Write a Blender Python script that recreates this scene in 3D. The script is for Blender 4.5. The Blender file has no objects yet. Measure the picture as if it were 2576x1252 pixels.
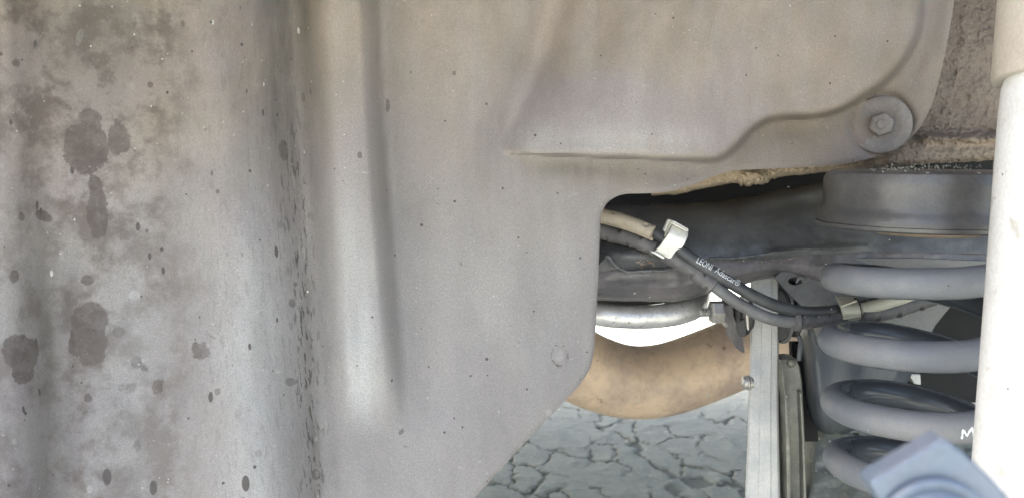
import bpy, bmesh, math, random
import numpy as np
from mathutils import Vector, Matrix
from mathutils.bvhtree import BVHTree
random.seed(7); rng = np.random.default_rng(7)
PI = math.pi
S = bpy.context.scene
# ------------------------------------------------------------------ camera
FPX = 2022.0; CX, CY = 1288.0, 626.0; PITCH = math.atan(226/2022.0)
CAM = Vector((0, 0, 0.45))
FW = Vector((0, math.cos(PITCH), -math.sin(PITCH))); UP = Vector((0, math.sin(PITCH), math.cos(PITCH))); RT = Vector((1, 0, 0))
cd = bpy.data.cameras.new('camera'); cam = bpy.data.objects.new('camera', cd); S.collection.objects.link(cam)
cam.location = CAM; cam.rotation_euler = (PI/2 - PITCH, 0, 0)
cd.sensor_width = 36; cd.lens = 36*FPX/2576; cd.clip_start = 0.01; cd.clip_end = 2000
cd.dof.use_dof = True; cd.dof.focus_distance = 0.32; cd.dof.aperture_fstop = 25
S.camera = cam
# ------------------------------------------------------------------ sky and sun
SUN_AZ = math.radians(-78)          # measured from +Y towards +X
SUN_EL = math.radians(48)
w = bpy.data.worlds.new('World'); S.world = w; w.use_nodes = True
nt = w.node_tree; sky = nt.nodes.new('ShaderNodeTexSky'); sky.sky_type = 'NISHITA'; sky.sun_disc = False
sky.sun_elevation = SUN_EL; sky.sun_rotation = SUN_AZ; sky.dust_density = 6.0; sky.air_density = 1.0; sky.ozone_density = 0.2
bg = nt.nodes['Background']; bg.inputs['Strength'].default_value = 0.12
nt.links.new(sky.outputs[0], bg.inputs[0])
sl = bpy.data.lights.new('sun', 'SUN'); sl.energy = 4.5; sl.angle = math.radians(0.5); sl.color = (1, 0.95, 0.88)
so = bpy.data.objects.new('sun', sl); S.collection.objects.link(so)
sd = Vector((math.sin(SUN_AZ)*math.cos(SUN_EL), math.cos(SUN_AZ)*math.cos(SUN_EL), math.sin(SUN_EL)))
so.rotation_euler = (-sd).to_track_quat('-Z', 'Y').to_euler(); so.location = (0, 0, 5)
S.view_settings.view_transform = 'Standard'; S.view_settings.look = 'None'
S.view_settings.exposure = 2.75; S.view_settings.gamma = 1
# ------------------------------------------------------------------ helpers
def P(u, v, d):
    """point seen at photo position (u, v) at axial distance d (millimetres)"""
    d = d/1000.0
    return CAM + FW*d + RT*((u-CX)/FPX*d) - UP*((v-CY)/FPX*d)
def PN(u, v, d):
    u = np.asarray(u, float); v = np.asarray(v, float); d = np.asarray(d, float)/1000
    a = (u-CX)/FPX*d; b = -(v-CY)/FPX*d
    return np.stack([a, d*FW.y + b*UP.y, CAM.z + d*FW.z + b*UP.z], -1)
def crop(x0, y0, k):
    return lambda x, y: (x0*0.63889 + x*k, y0*0.63889 + y*k)
C1 = crop(2300, 700, .2235); C2 = crop(2300, 1100, .2235); C3 = crop(3130, 600, .2237)
C4 = crop(3130, 1038, .2237); C5 = crop(3130, 1476, .247); C7 = crop(1900, 1500, .3051)
C6 = crop(3130, 0, .3062)
def sstep(x, a, b):
    t = np.clip((np.asarray(x, float)-a)/(b-a), 0, 1); return t*t*(3-2*t)
def vn(x, y, seed=0):
    x = np.asarray(x, float); y = np.asarray(y, float)
    xi = np.floor(x).astype(np.int64); yi = np.floor(y).astype(np.int64); fx = x-xi; fy = y-yi
    fx = fx*fx*(3-2*fx); fy = fy*fy*(3-2*fy)
    def h(a, b):
        n = (a*374761393 + b*668265263 + seed*1442695041) & 0xffffffff
        n = ((n ^ (n >> 13))*1274126177) & 0xffffffff
        return ((n ^ (n >> 16)) & 0xffff)/65535.0
    return (h(xi, yi)*(1-fx)+h(xi+1, yi)*fx)*(1-fy) + (h(xi, yi+1)*(1-fx)+h(xi+1, yi+1)*fx)*fy
def fbm(x, y, o=4, seed=0):
    s = 0; a = .5
    for i in range(o):
        s = s + a*vn(x*2**i, y*2**i, seed+i*17); a *= .5
    return s/(1-.5**o)
def catmull(pts, n=8, closed=False):
    pts = [np.array(p, float) for p in pts]; out = []
    N = len(pts)
    rngk = range(N if closed else N-1)
    for i in rngk:
        if closed: p0, p1, p2, p3 = pts[i-1], pts[i], pts[(i+1) % N], pts[(i+2) % N]
        else: p0 = pts[max(i-1, 0)]; p1 = pts[i]; p2 = pts[i+1]; p3 = pts[min(i+2, N-1)]
        for k in range(n):
            t = k/n
            out.append(.5*((2*p1)+(-p0+p2)*t+(2*p0-5*p1+4*p2-p3)*t*t+(-p0+3*p1-3*p2+p3)*t**3))
    if not closed: out.append(pts[-1])
    return out
COL = S.collection
def mesh_obj(name, V, F, mat, parent=None, smooth=True, attrs=None, loc=None, uv=None):
    me = bpy.data.meshes.new(name)
    V = np.asarray([tuple(p) for p in V] if not isinstance(V, np.ndarray) else V, float)
    org = np.array(parent.matrix_world.translation if parent and parent.type == 'EMPTY' else (ORG(parent) if parent else (loc if loc is not None else V.mean(0))))
    V = V - org
    me.from_pydata(V.tolist(), [], F if isinstance(F, list) else F.tolist()); me.update()
    if smooth: me.polygons.foreach_set('use_smooth', [True]*len(me.polygons))
    if attrs:
        for k, a in attrs.items():
            at = me.attributes.new(k, 'FLOAT', 'POINT'); at.data.foreach_set('value', np.asarray(a, np.float32))
    o = bpy.data.objects.new(name, me); COL.objects.link(o); me.materials.append(mat)
    o['_o'] = [float(x) for x in org]
    if parent: o.parent = parent
    else: o.location = org
    return o
def ORG(o): return tuple(o['_o'])
def thing(name, label, cat, loc, group=None):
    o = bpy.data.objects.new(name, None); COL.objects.link(o); o.location = loc; o.empty_display_size = .01
    o['label'] = label; o['category'] = cat; o['_o'] = [float(x) for x in loc]
    o.matrix_world = Matrix.Translation(Vector(loc))
    if group: o['group'] = group
    return o
def tag(o, label, cat, group=None, kind=None):
    if label: o['label'] = label
    if cat: o['category'] = cat
    if group: o['group'] = group
    if kind: o['kind'] = kind
    return o
def bevel(o, wd, seg=2, ang=35):
    m = o.modifiers.new('bevel', 'BEVEL'); m.width = wd; m.segments = seg; m.limit_method = 'ANGLE'; m.angle_limit = math.radians(ang)
    m.harden_normals = False
    return o
def tube_vf(pts, rad, seg=20, ref=None, rfun=None, cap=True, ref_cam=False):
    """swept tube; angle 0 faces ref (or the viewer side, -Y)"""
    pts = [np.array(p, float) for p in pts]; n = len(pts)
    if np.isscalar(rad): rad = [rad]*n
    V = []; F = []; L = [0]
    for i in range(1, n): L.append(L[-1]+np.linalg.norm(pts[i]-pts[i-1]))
    rings = []
    def ring(c, t, r, s):
        rv = np.array(ref if ref is not None else (0, -1, 0), float)
        nn = rv - t*np.dot(rv, t); nn /= np.linalg.norm(nn)+1e-9; b = np.cross(t, nn)
        row = []
        for k in range(seg):
            th = 2*PI*k/seg; rr = r
            if rfun is not None: rr = r*rfun(s, (th+PI) % (2*PI)-PI)
            row.append(len(V)); V.append(c + (nn*math.cos(th)+b*math.sin(th))*rr)
        rings.append(row)
    T = []
    for i in range(n):
        t = pts[min(i+1, n-1)]-pts[max(i-1, 0)]; T.append(t/(np.linalg.norm(t)+1e-12))
    if cap:
        for a in (0, .35, .7): ring(pts[0]-T[0]*rad[0]*.18*(1-a), T[0], rad[0]*(.02 if a == 0 else (.75 if a == .35 else .93)), 0)
    for i in range(n): ring(pts[i], T[i], rad[i], L[i]/L[-1])
    if cap:
        for a in (.7, .35, 0): ring(pts[-1]+T[-1]*rad[-1]*.18*(1-a), T[-1], rad[-1]*(.02 if a == 0 else (.75 if a == .35 else .93)), 1)
    for i in range(len(rings)-1):
        for k in range(seg):
            F.append((rings[i][k], rings[i][(k+1) % seg], rings[i+1][(k+1) % seg], rings[i+1][k]))
    if cap: F.append(tuple(rings[0][::-1])); F.append(tuple(rings[-1]))
    return V, F
def tube(name, pts, rad, mat, parent=None, seg=20, sm=6, **kw):
    if sm:
        if not np.isscalar(rad):
            pr = catmull([list(p)+[r] for p, r in zip(pts, rad)], sm); pts = [q[:3] for q in pr]; rad = [q[3] for q in pr]
        else: pts = catmull(pts, sm)
    V, F = tube_vf(pts, rad, seg, **kw)
    return mesh_obj(name, V, F, mat, parent)
def lathe_vf(c, axis, prof, seg=48):
    """prof: list of (along, radius) in metres"""
    axis = Vector(axis).normalized(); q = axis.to_track_quat('Z', 'Y'); V = []; F = []
    for (h, r) in prof:
        for k in range(seg):
            a = 2*PI*k/seg; V.append(Vector(c) + q @ Vector((r*math.cos(a), r*math.sin(a), h)))
    n = len(prof)
    for i in range(n-1):
        for k in range(seg): F.append((i*seg+k, i*seg+(k+1) % seg, (i+1)*seg+(k+1) % seg, (i+1)*seg+k))
    if prof[0][1] > 1e-6: F.append(tuple(range(seg))[::-1])
    if prof[-1][1] > 1e-6: F.append(tuple(range((n-1)*seg, n*seg)))
    return V, F
def lathe(name, c, axis, prof, mat, parent=None, seg=48, smooth=True, sharp=True):
    V, F = lathe_vf(c, axis, prof, seg)
    o = mesh_obj(name, V, F, mat, parent, smooth)
    if sharp:
        bm = bmesh.new(); bm.from_mesh(o.data)
        bmesh.ops.recalc_face_normals(bm, faces=bm.faces)
        for e in bm.edges:
            if len(e.link_faces) == 2 and e.calc_face_angle(0) > math.radians(38): e.smooth = False
        bm.to_mesh(o.data); bm.free()
    return o
def slab(name, pts, thick, mat, parent=None, bev=.0006, seg=3, smooth=True):
    """pts: list of (u, v, d) outline of the front face; thickness in mm goes away from the viewer"""
    n = len(pts); V = [P(*p) for p in pts] + [P(p[0], p[1], p[2]) + Vector((0, thick/1000, 0)) for p in pts]
    F = [tuple(range(n)), tuple(range(2*n-1, n-1, -1))] + [(i, i+n, (i+1) % n+n, (i+1) % n) for i in range(n)]
    o = mesh_obj(name, V, F, mat, parent, smooth)
    bm = bmesh.new(); bm.from_mesh(o.data); bmesh.ops.recalc_face_normals(bm, faces=bm.faces)
    bm.to_mesh(o.data); bm.free()
    if bev: bevel(o, bev, seg)
    o.data.polygons.foreach_set('use_smooth', [True]*len(o.data.polygons))
    m = o.modifiers.new('wn', 'WEIGHTED_NORMAL'); m.keep_sharp = False
    return o
def sheet(name, G, thick, mat, parent=None, attrs=None, smooth=True):
    """G: (rows, cols, 3) array of points, given thickness along +Y"""
    G = np.asarray(G, float); R, C = G.shape[:2]; V = np.concatenate([G.reshape(-1, 3), (G+np.array([0, thick/1000, 0])).reshape(-1, 3)])
    F = []; N = R*C
    for i in range(R-1):
        for j in range(C-1):
            a, b, c, d = i*C+j, i*C+j+1, (i+1)*C+j+1, (i+1)*C+j
            F.append((a, d, c, b)); F.append((a+N, b+N, c+N, d+N))
    bd = [(0, j) for j in range(C)]+[(i, C-1) for i in range(1, R)]+[(R-1, j) for j in range(C-2, -1, -1)]+[(i, 0) for i in range(R-2, 0, -1)]
    ids = [i*C+j for i, j in bd]
    for k in range(len(ids)):
        a, b = ids[k], ids[(k+1) % len(ids)]; F.append((a, b, b+N, a+N))
    if attrs: attrs = {k: np.concatenate([np.ravel(a), np.ravel(a)]) for k, a in attrs.items()}
    o = mesh_obj(name, V, F, mat, parent, smooth, attrs)
    bm = bmesh.new(); bm.from_mesh(o.data)
    for e in bm.edges:
        if len(e.link_faces) == 2 and e.calc_face_angle(0) > math.radians(50): e.smooth = False
    bm.to_mesh(o.data); bm.free()
    return o
def box_vf(c, s):
    c = np.array(c); s = np.array(s)/2
    V = [c+s*np.array(k) for k in [(-1,-1,-1),(1,-1,-1),(1,1,-1),(-1,1,-1),(-1,-1,1),(1,-1,1),(1,1,1),(-1,1,1)]]
    return V, [(0,3,2,1),(4,5,6,7),(0,1,5,4),(1,2,6,5),(2,3,7,6),(3,0,4,7)]
# ------------------------------------------------------------------ materials
class NG:
    def __init__(s, name):
        s.m = bpy.data.materials.new(name); s.m.use_nodes = True; s.t = s.m.node_tree; s.b = s.t.nodes['Principled BSDF']
        s.co = s.t.nodes.new('ShaderNodeTexCoord').outputs['Object']
    def n(s, ty, **kw):
        nd = s.t.nodes.new(ty)
        for k, v in kw.items(): setattr(nd, k, v)
        return nd
    def put(s, inp, v):
        if hasattr(v, 'links') or isinstance(v, bpy.types.NodeSocket): s.t.links.new(v, inp)
        else: inp.default_value = v
    def noise(s, scale, det=4, rough=.6, dist=0, co=None):
        n = s.n('ShaderNodeTexNoise'); s.put(n.inputs['Vector'], co or s.co); n.inputs['Scale'].default_value = scale
        n.inputs['Detail'].default_value = det; n.inputs['Roughness'].default_value = rough; n.inputs['Distortion'].default_value = dist
        return n.outputs['Fac']
    def vor(s, scale, co=None, feature='F1', rnd=1):
        n = s.n('ShaderNodeTexVoronoi', feature=feature); s.put(n.inputs['Vector'], co or s.co); n.inputs['Scale'].default_value = scale
        n.inputs['Randomness'].default_value = rnd
        return n
    def ramp(s, f, a, b, lo=0., hi=1.):
        n = s.n('ShaderNodeMapRange', interpolation_type='SMOOTHSTEP'); s.put(n.inputs[0], f)
        for i, v in zip((1, 2, 3, 4), (a, b, lo, hi)): s.put(n.inputs[i], v)
        return n.outputs[0]
    def math(s, op, a, b=0., c=None):
        n = s.n('ShaderNodeMath', operation=op); s.put(n.inputs[0], a); s.put(n.inputs[1], b)
        if c is not None: s.put(n.inputs[2], c)
        return n.outputs[0]
    def mix(s, f, a, b):
        n = s.n('ShaderNodeMix', data_type='RGBA'); s.put(n.inputs[0], f)
        for i, v in ((6, a), (7, b)): s.put(n.inputs[i], v if not isinstance(v, tuple) else (*v, 1))
        return n.outputs[2]
    def attr(s, name):
        n = s.n('ShaderNodeAttribute'); n.attribute_name = name; return n.outputs['Fac']
    def scaled(s, sc):
        n = s.n('ShaderNodeMapping'); s.put(n.inputs[0], s.co); n.inputs['Scale'].default_value = sc; return n.outputs[0]
    def bump(s, h, strength=.3, dist=.001, nrm=None):
        n = s.n('ShaderNodeBump'); s.put(n.inputs['Height'], h); n.inputs['Strength'].default_value = strength; n.inputs['Distance'].default_value = dist
        if nrm is not None: s.put(n.inputs['Normal'], nrm)
        return n.outputs[0]
    def out(s, col, rough=.6, metal=0, nrm=None, spec=.5):
        s.put(s.b.inputs['Base Color'], col if not isinstance(col, tuple) else (*col, 1)); s.put(s.b.inputs['Roughness'], rough)
        s.put(s.b.inputs['Metallic'], metal); s.b.inputs['Specular IOR Level'].default_value = spec
        if nrm is not None: s.put(s.b.inputs['Normal'], nrm)
        return s.m
def specks(g, scale, thr, prob, co=None):
    """scattered fine specks: small voronoi cells, only some of them filled"""
    v = g.vor(scale, co); d = v.outputs['Distance']
    sep = g.n('ShaderNodeSeparateColor'); g.put(sep.inputs[0], v.outputs['Color'])
    pick = g.math('GREATER_THAN', sep.outputs[0], 1-prob)
    size = g.math('MULTIPLY', sep.outputs[1], thr); dot = g.math('LESS_THAN', d, size)
    return g.math('MULTIPLY', dot, pick)
def dirty(name, base, dust, lo=.4, hi=.65, nscale=60, rough=.6, metal=0, bump=.15, fine=900, spk=.05, spkcol=(.6,.57,.5), dark=None, spec=.5, rough2=None):
    g = NG(name)
    f = g.ramp(g.noise(nscale, 6, .65), lo, hi)
    c = g.mix(f, base, dust)
    fn = g.noise(fine, 3, .6)
    c = g.mix(g.ramp(fn, .3, .7, 0, .25), c, tuple(x*.45 for x in base))
    if dark is not None: c = g.mix(g.ramp(g.noise(nscale*2.7, 4, .6, .5), .62, .7, 0, .8), c, dark)
    c = g.mix(specks(g, 260, .16, spk), c, spkcol)
    h = g.math('ADD', g.math('MULTIPLY', fn, .4), g.noise(fine*.3, 4))
    r = rough if rough2 is None else g.ramp(f, 0, 1, rough, rough2)
    return g.out(c, r, metal, g.bump(h, bump, .0006), spec)

M_black = dirty('black_chassis_paint', (.06,.061,.064), (.165,.162,.158), .3, .75, 24, .3, 0, .15, 700, .05, rough2=.6)
M_black2 = dirty('oily_chassis_paint', (.085,.08,.082), (.17,.15,.152), .35, .7, 35, .3, 0, .25, 500, .2, dark=(.06,.055,.055), rough2=.5)
M_blackr = dirty('dark_rubber', (.03,.03,.032), (.07,.068,.065), .4, .7, 60, .6, 0, .2)
M_cup = dirty('spring_cup_paint', (.06,.058,.058), (.14,.132,.126), .3, .8, 40, .33, 0, .08, 900, .1)
def m_spring():
    g = NG('spring_coating'); d = g.attr('dust')
    f = g.ramp(g.noise(35, 5, .6), .3, .7)
    dusty = g.mix(f, (.13,.14,.16), (.215,.213,.217)); dusty = g.mix(g.ramp(g.noise(1300, 3), .3, .7, .25, 0), dusty, (.12,.12,.125))
    k = g.math('ADD', d, g.math('MULTIPLY', g.math('SUBTRACT', g.noise(120, 5, .7), .5), .5)); k = g.ramp(k, .25, .75)
    c = g.mix(k, (.05,.055,.064), dusty); c = g.mix(specks(g, 260, .16, .12), c, (.5,.5,.5)); c = g.mix(specks(g, 330, .12, .08), c, (.05,.05,.055))
    return g.out(c, g.ramp(k, 0, 1, .2, .55), 0, g.bump(g.noise(400, 4), .06, .0006))
M_spring = m_spring()
M_white = dirty('white_shock_paint', (.74,.73,.71), (.55,.53,.49), .5, .75, 45, .5, 0, .1, 900, .1, (.12,.11,.1), dark=(.45,.42,.37))
M_collar = dirty('cream_shock_cover', (.52,.46,.395), (.46,.40,.335), .4, .7, 40, .55, 0, .05, 900, .06, (.1,.08,.06))
M_alu = dirty('cast_aluminium', (.40,.395,.385), (.52,.50,.47), .35, .65, 60, .55, .2, .3, 1200, .15, (.22,.2,.18))
M_zinc = dirty('zinc_plated_steel', (.5,.49,.47), (.42,.38,.33), .4, .7, 80, .35, .6, .1)
M_bar = dirty('stabiliser_bar_metal', (.5,.48,.465), (.62,.6,.58), .35, .6, 110, .36, .5, .45, 700, .3, (.2,.15,.13), dark=(.2,.17,.16))
M_olive = dirty('weathered_bracket_metal', (.15,.145,.12), (.27,.265,.23), .35, .7, 70, .5, .3, .3, 900, .2, (.45,.43,.38))
M_lower = dirty('dusty_lower_arm', (.26,.27,.225), (.38,.38,.33), .35, .7, 40, .7, 0, .6, 500, .35, (.42,.42,.38))
M_blueb = dirty('blue_grey_bracket_paint', (.06,.068,.08), (.12,.12,.115), .4, .75, 35, .45, 0, .1)
M_near = dirty('near_bracket_paint', (.09,.125,.175), (.175,.18,.205), .35, .7, 30, .3, 0, .05)
M_tan = dirty('tan_plastic', (.40,.34,.26), (.26,.215,.165), .45, .75, 140, .5, 0, .15, 1200, .1)
M_cream = dirty('cream_plastic', (.52,.5,.4), (.4,.38,.3), .5, .8, 120, .5, 0, .1)
M_clip = dirty('white_plastic', (.8,.78,.72), (.66,.63,.56), .5, .75, 120, .65, 0, .1)
M_cable = dirty('cable_jacket', (.035,.035,.037), (.07,.07,.07), .35, .7, 90, .5, 0, .05)
M_cable2 = dirty('grey_cable_jacket', (.10,.097,.096), (.15,.146,.142), .35, .7, 90, .6, 0, .08)
M_sleeve = dirty('dusty_sleeve', (.085,.078,.078), (.15,.14,.135), .4, .7, 90, .6, 0, .12)
M_pad = dirty('tan_pad', (.3,.23,.17), (.22,.17,.13), .4, .7, 90, .7)
def m_print():
    g = NG('white_print'); return g.out(g.mix(g.ramp(g.noise(900, 2), .3, .7), (.85,.85,.85), (.7,.7,.7)), .5)
M_print = m_print()
def m_pipe():
    g = NG('heat_tinted_exhaust')
    f = g.ramp(g.noise(16, 6, .65), .38, .62)
    c = g.mix(f, (.62,.46,.32), (.40,.30,.235))
    c = g.mix(g.ramp(g.noise(150, 7, .75), .45, .68, 0, .35), c, (.25,.17,.12))
    c = g.mix(g.ramp(g.noise(60, 3, .6), .68, .74, 0, .8), c, (.10,.06,.045))
    c = g.mix(specks(g, 130, .2, .12), c, (.45,.4,.33))
    return g.out(c, .55, .15, g.bump(g.noise(500, 5), .15, .001))
M_pipe = m_pipe()
def m_under():
    g = NG('brown_undercoating')
    f = g.ramp(g.noise(22, 5, .6), .35, .65)
    c = g.mix(f, (.135,.102,.08), (.20,.155,.12))
    n2 = g.noise(420, 6, .75)
    c = g.mix(g.ramp(n2, .5, .7, 0, .45), c, (.29,.24,.18))
    c = g.mix(g.ramp(n2, .3, .45, .65, 0), c, (.09,.065,.05))
    c = g.mix(g.attr('tan'), c, (.40,.31,.21))
    h = g.math('ADD', g.noise(300, 6, .7), g.math('MULTIPLY', g.vor(700).outputs['Distance'], .5))
    return g.out(c, .75, 0, g.bump(h, .8, .0016))
M_under = m_under()
def m_liner():
    g = NG('dusty_liner_plastic')
    a = g.attr
    big = g.noise(9, 4, .55); med = g.noise(45, 5, .6); fine = g.noise(2200, 3, .7)
    grey = g.mix(g.ramp(big, .38, .62), (.262,.235,.222), (.315,.285,.265))
    brown = g.mix(g.ramp(med, .35, .65), (.235,.188,.148), (.285,.228,.182))
    warm = g.math('ADD', a('warm'), g.math('MULTIPLY', g.math('SUBTRACT', big, .5), 1.0))
    c = g.mix(g.ramp(warm, .1, .95), grey, brown)
    mauve = g.ramp(g.noise(17, 3, .5), .5, .66, 0, .45)
    c = g.mix(mauve, c, (.245,.205,.21))
    # film of wiped dust, streaked vertically
    st = g.noise(1, 4, .6, co=g.scaled((120, 120, 12)))
    c = g.mix(g.ramp(st, .4, .7, 0, .16), c, (.36,.35,.34))
    # rough muddy mottling on the left panel
    mot = g.noise(60, 6, .7)
    c = g.mix(g.math('MULTIPLY', a('mottle'), g.ramp(mot, .42, .62, 0, .85)), c, (.105,.078,.064))
    c = g.mix(g.math('MULTIPLY', a('mottle'), g.ramp(g.noise(90, 5, .65), .56, .72, 0, .55)), c, (.33,.30,.275))
    # dried patches of wet dirt
    stn = g.math('ADD', a('stain'), g.math('MULTIPLY', g.math('SUBTRACT', g.noise(210, 7, .78), .5), 1.3))
    c = g.mix(g.math('MULTIPLY', g.ramp(stn, .43, .55, 0, .9), g.ramp(g.noise(260, 4, .7), .3, .6, 1, .72)), c, (.08,.06,.052))
    # pale rings and scuffs
    pal = g.math('ADD', a('pale'), g.math('MULTIPLY', g.math('SUBTRACT', g.noise(220, 4, .7), .5), .7))
    c = g.mix(g.ramp(pal, .42, .58, 0, .5), c, (.38,.355,.34))
    c = g.mix(g.math('MULTIPLY', a('light_film'), g.ramp(g.noise(1, 4, .6, co=g.scaled((160, 160, 30))), .25, .7, .35, 1)), c, (.46,.445,.425))  # pale dust plus light painted on the ridge crest, bulge and pocket lip
    c = g.mix(g.math('MULTIPLY', a('shade_grime'), g.ramp(g.noise(1, 4, .6, co=g.scaled((200, 200, 40))), .25, .7, .4, 1)), c, (.115,.10,.082))  # dirt plus shade painted into the fold, the gutter and below the lip
    # short vertical ticks scraped into the fold
    tk = g.noise(1, 3, .6, co=g.scaled((700, 700, 150)))
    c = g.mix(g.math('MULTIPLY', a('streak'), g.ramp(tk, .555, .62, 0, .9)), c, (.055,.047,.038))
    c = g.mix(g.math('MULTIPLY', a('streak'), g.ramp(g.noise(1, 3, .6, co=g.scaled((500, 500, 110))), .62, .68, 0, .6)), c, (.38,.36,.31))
    tickco = g.scaled((1, 1, .45))
    c = g.mix(g.math('MULTIPLY', a('left'), specks(g, 170, .22, .16, tickco)), c, (.085,.072,.066))
    c = g.mix(g.math('MULTIPLY', a('left'), specks(g, 260, .16, .22, tickco)), c, (.07,.06,.055))
    c = g.mix(g.math('MULTIPLY', a('left'), specks(g, 230, .13, .10, tickco)), c, (.55,.53,.48))
    # grain
    c = g.mix(g.ramp(fine, .25, .75, .5, 0), c, (.10,.095,.09))
    c = g.mix(g.ramp(g.noise(1500, 2), .6, .8, 0, .25), c, (.42,.40,.37))
    c = g.mix(specks(g, 420, .12, .2), c, (.40,.385,.35))
    c = g.mix(specks(g, 330, .2, .10), c, (.08,.07,.065))
    c = g.mix(g.math('MULTIPLY', specks(g, 210, .10, .5), a('streak')), c, (.7,.66,.55))
    c = g.mix(specks(g, 95, .06, .16), c, (.05,.045,.04))
    n = g.bump(g.math('ADD', g.math('MULTIPLY', g.noise(35, 4, .6), 3), g.math('ADD', fine, g.math('MULTIPLY', mot, 1.5))), .22, .0006)
    return g.out(c, g.ramp(med, .3, .7, .62, .76), 0, n, .14)
M_liner = m_liner()
def m_fast():
    g = NG('grey_fastener_plastic')
    c = g.mix(g.ramp(g.noise(120, 5), .35, .65), (.20,.175,.16), (.25,.225,.205)); c = g.mix(g.ramp(g.noise(900, 3), .25, .75, .3, 0), c, (.09,.08,.075))
    return g.out(c, .65, 0, g.bump(g.noise(400, 4), .2, .0006), .35)
M_fast = m_fast()
def m_ground():
    g = NG('cracked_asphalt')
    ck = g.attr('crack')
    c = g.mix(g.ramp(g.noise(7, 5, .6), .35, .65), (.34,.372,.34), (.39,.413,.375))
    c = g.mix(g.ramp(g.noise(120, 5, .75), .35, .7, .4, 0), c, (.22,.24,.235))
    c = g.mix(g.ramp(g.noise(28, 6, .7), .58, .72, 0, .4), c, (.47,.44,.40))
    c = g.mix(specks(g, 70, .22, .13), c, (.6,.58,.54))
    c = g.mix(g.ramp(ck, .3, .95, 0, .62), c, (.09,.095,.085))
    return g.out(c, .85, 0, g.bump(g.noise(220, 5, .7), .5, .004))
M_ground = m_ground()
M_body = dirty('car_body_paint', (.12,.12,.125), (.16,.155,.15), .4, .7, 6, .4)
M_floor_shade = dirty('underseal_and_shade', (.008,.008,.008), (.014,.013,.012), .4, .7, 15, .85, 0, .4, 200)  # floor pan underseal; its near black also stands in for shade in cavities

# ------------------------------------------------------------------ ground
def build_ground():
    x = np.concatenate([[-250, -60, -20, -6, -2, -1, -.6], np.arange(-.35, 1.0, .003), [1.1, 1.3, 1.6, 2.2, 3, 6, 20, 60, 250]])
    y = np.concatenate([[-250, -60, -20, -6, -2, -.5, .3, .7], np.arange(.9, 1.75, .0035), np.arange(1.76, 3.0, .012), [3.2, 3.6, 4.5, 6, 10, 30, 90, 300]])
    X, Y = np.meshgrid(x, y); inn = (X > -.4) & (X < 1.05) & (Y > .88) & (Y < 3.05)
    Z = np.zeros_like(X); ck = np.zeros_like(X)
    xs = X[inn]; ys = Y[inn]
    wx = xs + .035*(fbm(xs*18, ys*18, 4, 3)-.5) + .02*(fbm(xs*70, ys*70, 3, 8)-.5); wy = ys + .05*(fbm(xs*18, ys*18, 4, 5)-.5) + .025*(fbm(xs*70, ys*70, 3, 9)-.5)
    ax = .052; ay = .078; sds = []
    for i in range(int(1.8/ax)):
        for j in range(int(2.7/ay)):
            sds.append(((-.6+(i+rng.uniform(-.1, 1.1))*ax), (.7+(j+rng.uniform(-.1, 1.1))*ay)))
    sds = np.array(sds); best = np.full((len(xs), 2), 9.); idx = np.zeros(len(xs), int)
    for k, (a, b) in enumerate(sds):
        d = np.hypot(wx-a, (wy-b)*.68)
        m1 = d < best[:, 0]; m2 = (~m1) & (d < best[:, 1])
        best[m2, 1] = d[m2]; best[m1, 1] = best[m1, 0]; best[m1, 0] = d[m1]; idx[m1] = k
    e = best[:, 1]-best[:, 0]
    wdt = .0018*np.clip(fbm(xs*11, ys*11, 3, 21)*4.5-1.7, 0.0, 1.4)+.00055
    c = 1-sstep(e, wdt*.35, wdt*1.5+.0008); c *= (.12+.88*sstep(wdt, .0005, .0016))
    tilt = (rng.random(len(sds))-.5)*.0008
    Z[inn] = tilt[idx]*(1-c) - c*.0035 + (fbm(xs*40, ys*40, 5, 2)-.5)*.005; ck[inn] = c
    Z *= sstep(X, -.4, -.3)*(1-sstep(X, .95, 1.05))
    R, Cn = X.shape; V = np.stack([X, Y, Z], -1).reshape(-1, 3)
    i, j = np.meshgrid(np.arange(R-1), np.arange(Cn-1), indexing='ij'); a = (i*Cn+j).ravel()
    F = np.stack([a, a+1, a+Cn+1, a+Cn], -1)
    o = mesh_obj('ground', V, F, M_ground, None, True, {'crack': ck.ravel()}, loc=(0, 0, 0))
    tag(o, 'cracked grey green asphalt seen below the suspension', None, kind='structure')
build_ground()

# ------------------------------------------------------------------ car body (mostly out of frame, throws the shade)
car = thing('car_body', 'dark underside and shell of the car around and above the wheel well', 'car', (0.3, 0.95, 0.2))
def hull(name, boxes, mat):
    V = []; F = []
    for c, s in boxes:
        v, f = box_vf(c, s); n = len(V); V += v; F += [tuple(i+n for i in q) for q in f]
    o = mesh_obj(name, V, F, mat, car, False); bevel(o, .01, 3); return o
hull('outer_shell', [((.3, .88, 1.0), (4.4, 1.52, .62))], M_body)
hull('floor_pan', [((.3, .55, .60), (4.2, .16, .17))], M_floor_shade)
hull('bounce_panel', [((.3, 1.11, .63), (4.2, .92, .11))], M_zinc)  # unseen bright panel, added to bounce light onto the ground under the car
hull('side_sill', [((.3, 1.61, .54), (4.0, .06, .30))], M_body)
hull('front_quarter', [((-1.35, .5, .45), (2.0, .45, .46))], M_body)
hull('rear_quarter', [((1.55, .5, .5), (1.9, .5, .40))], M_body)

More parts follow.
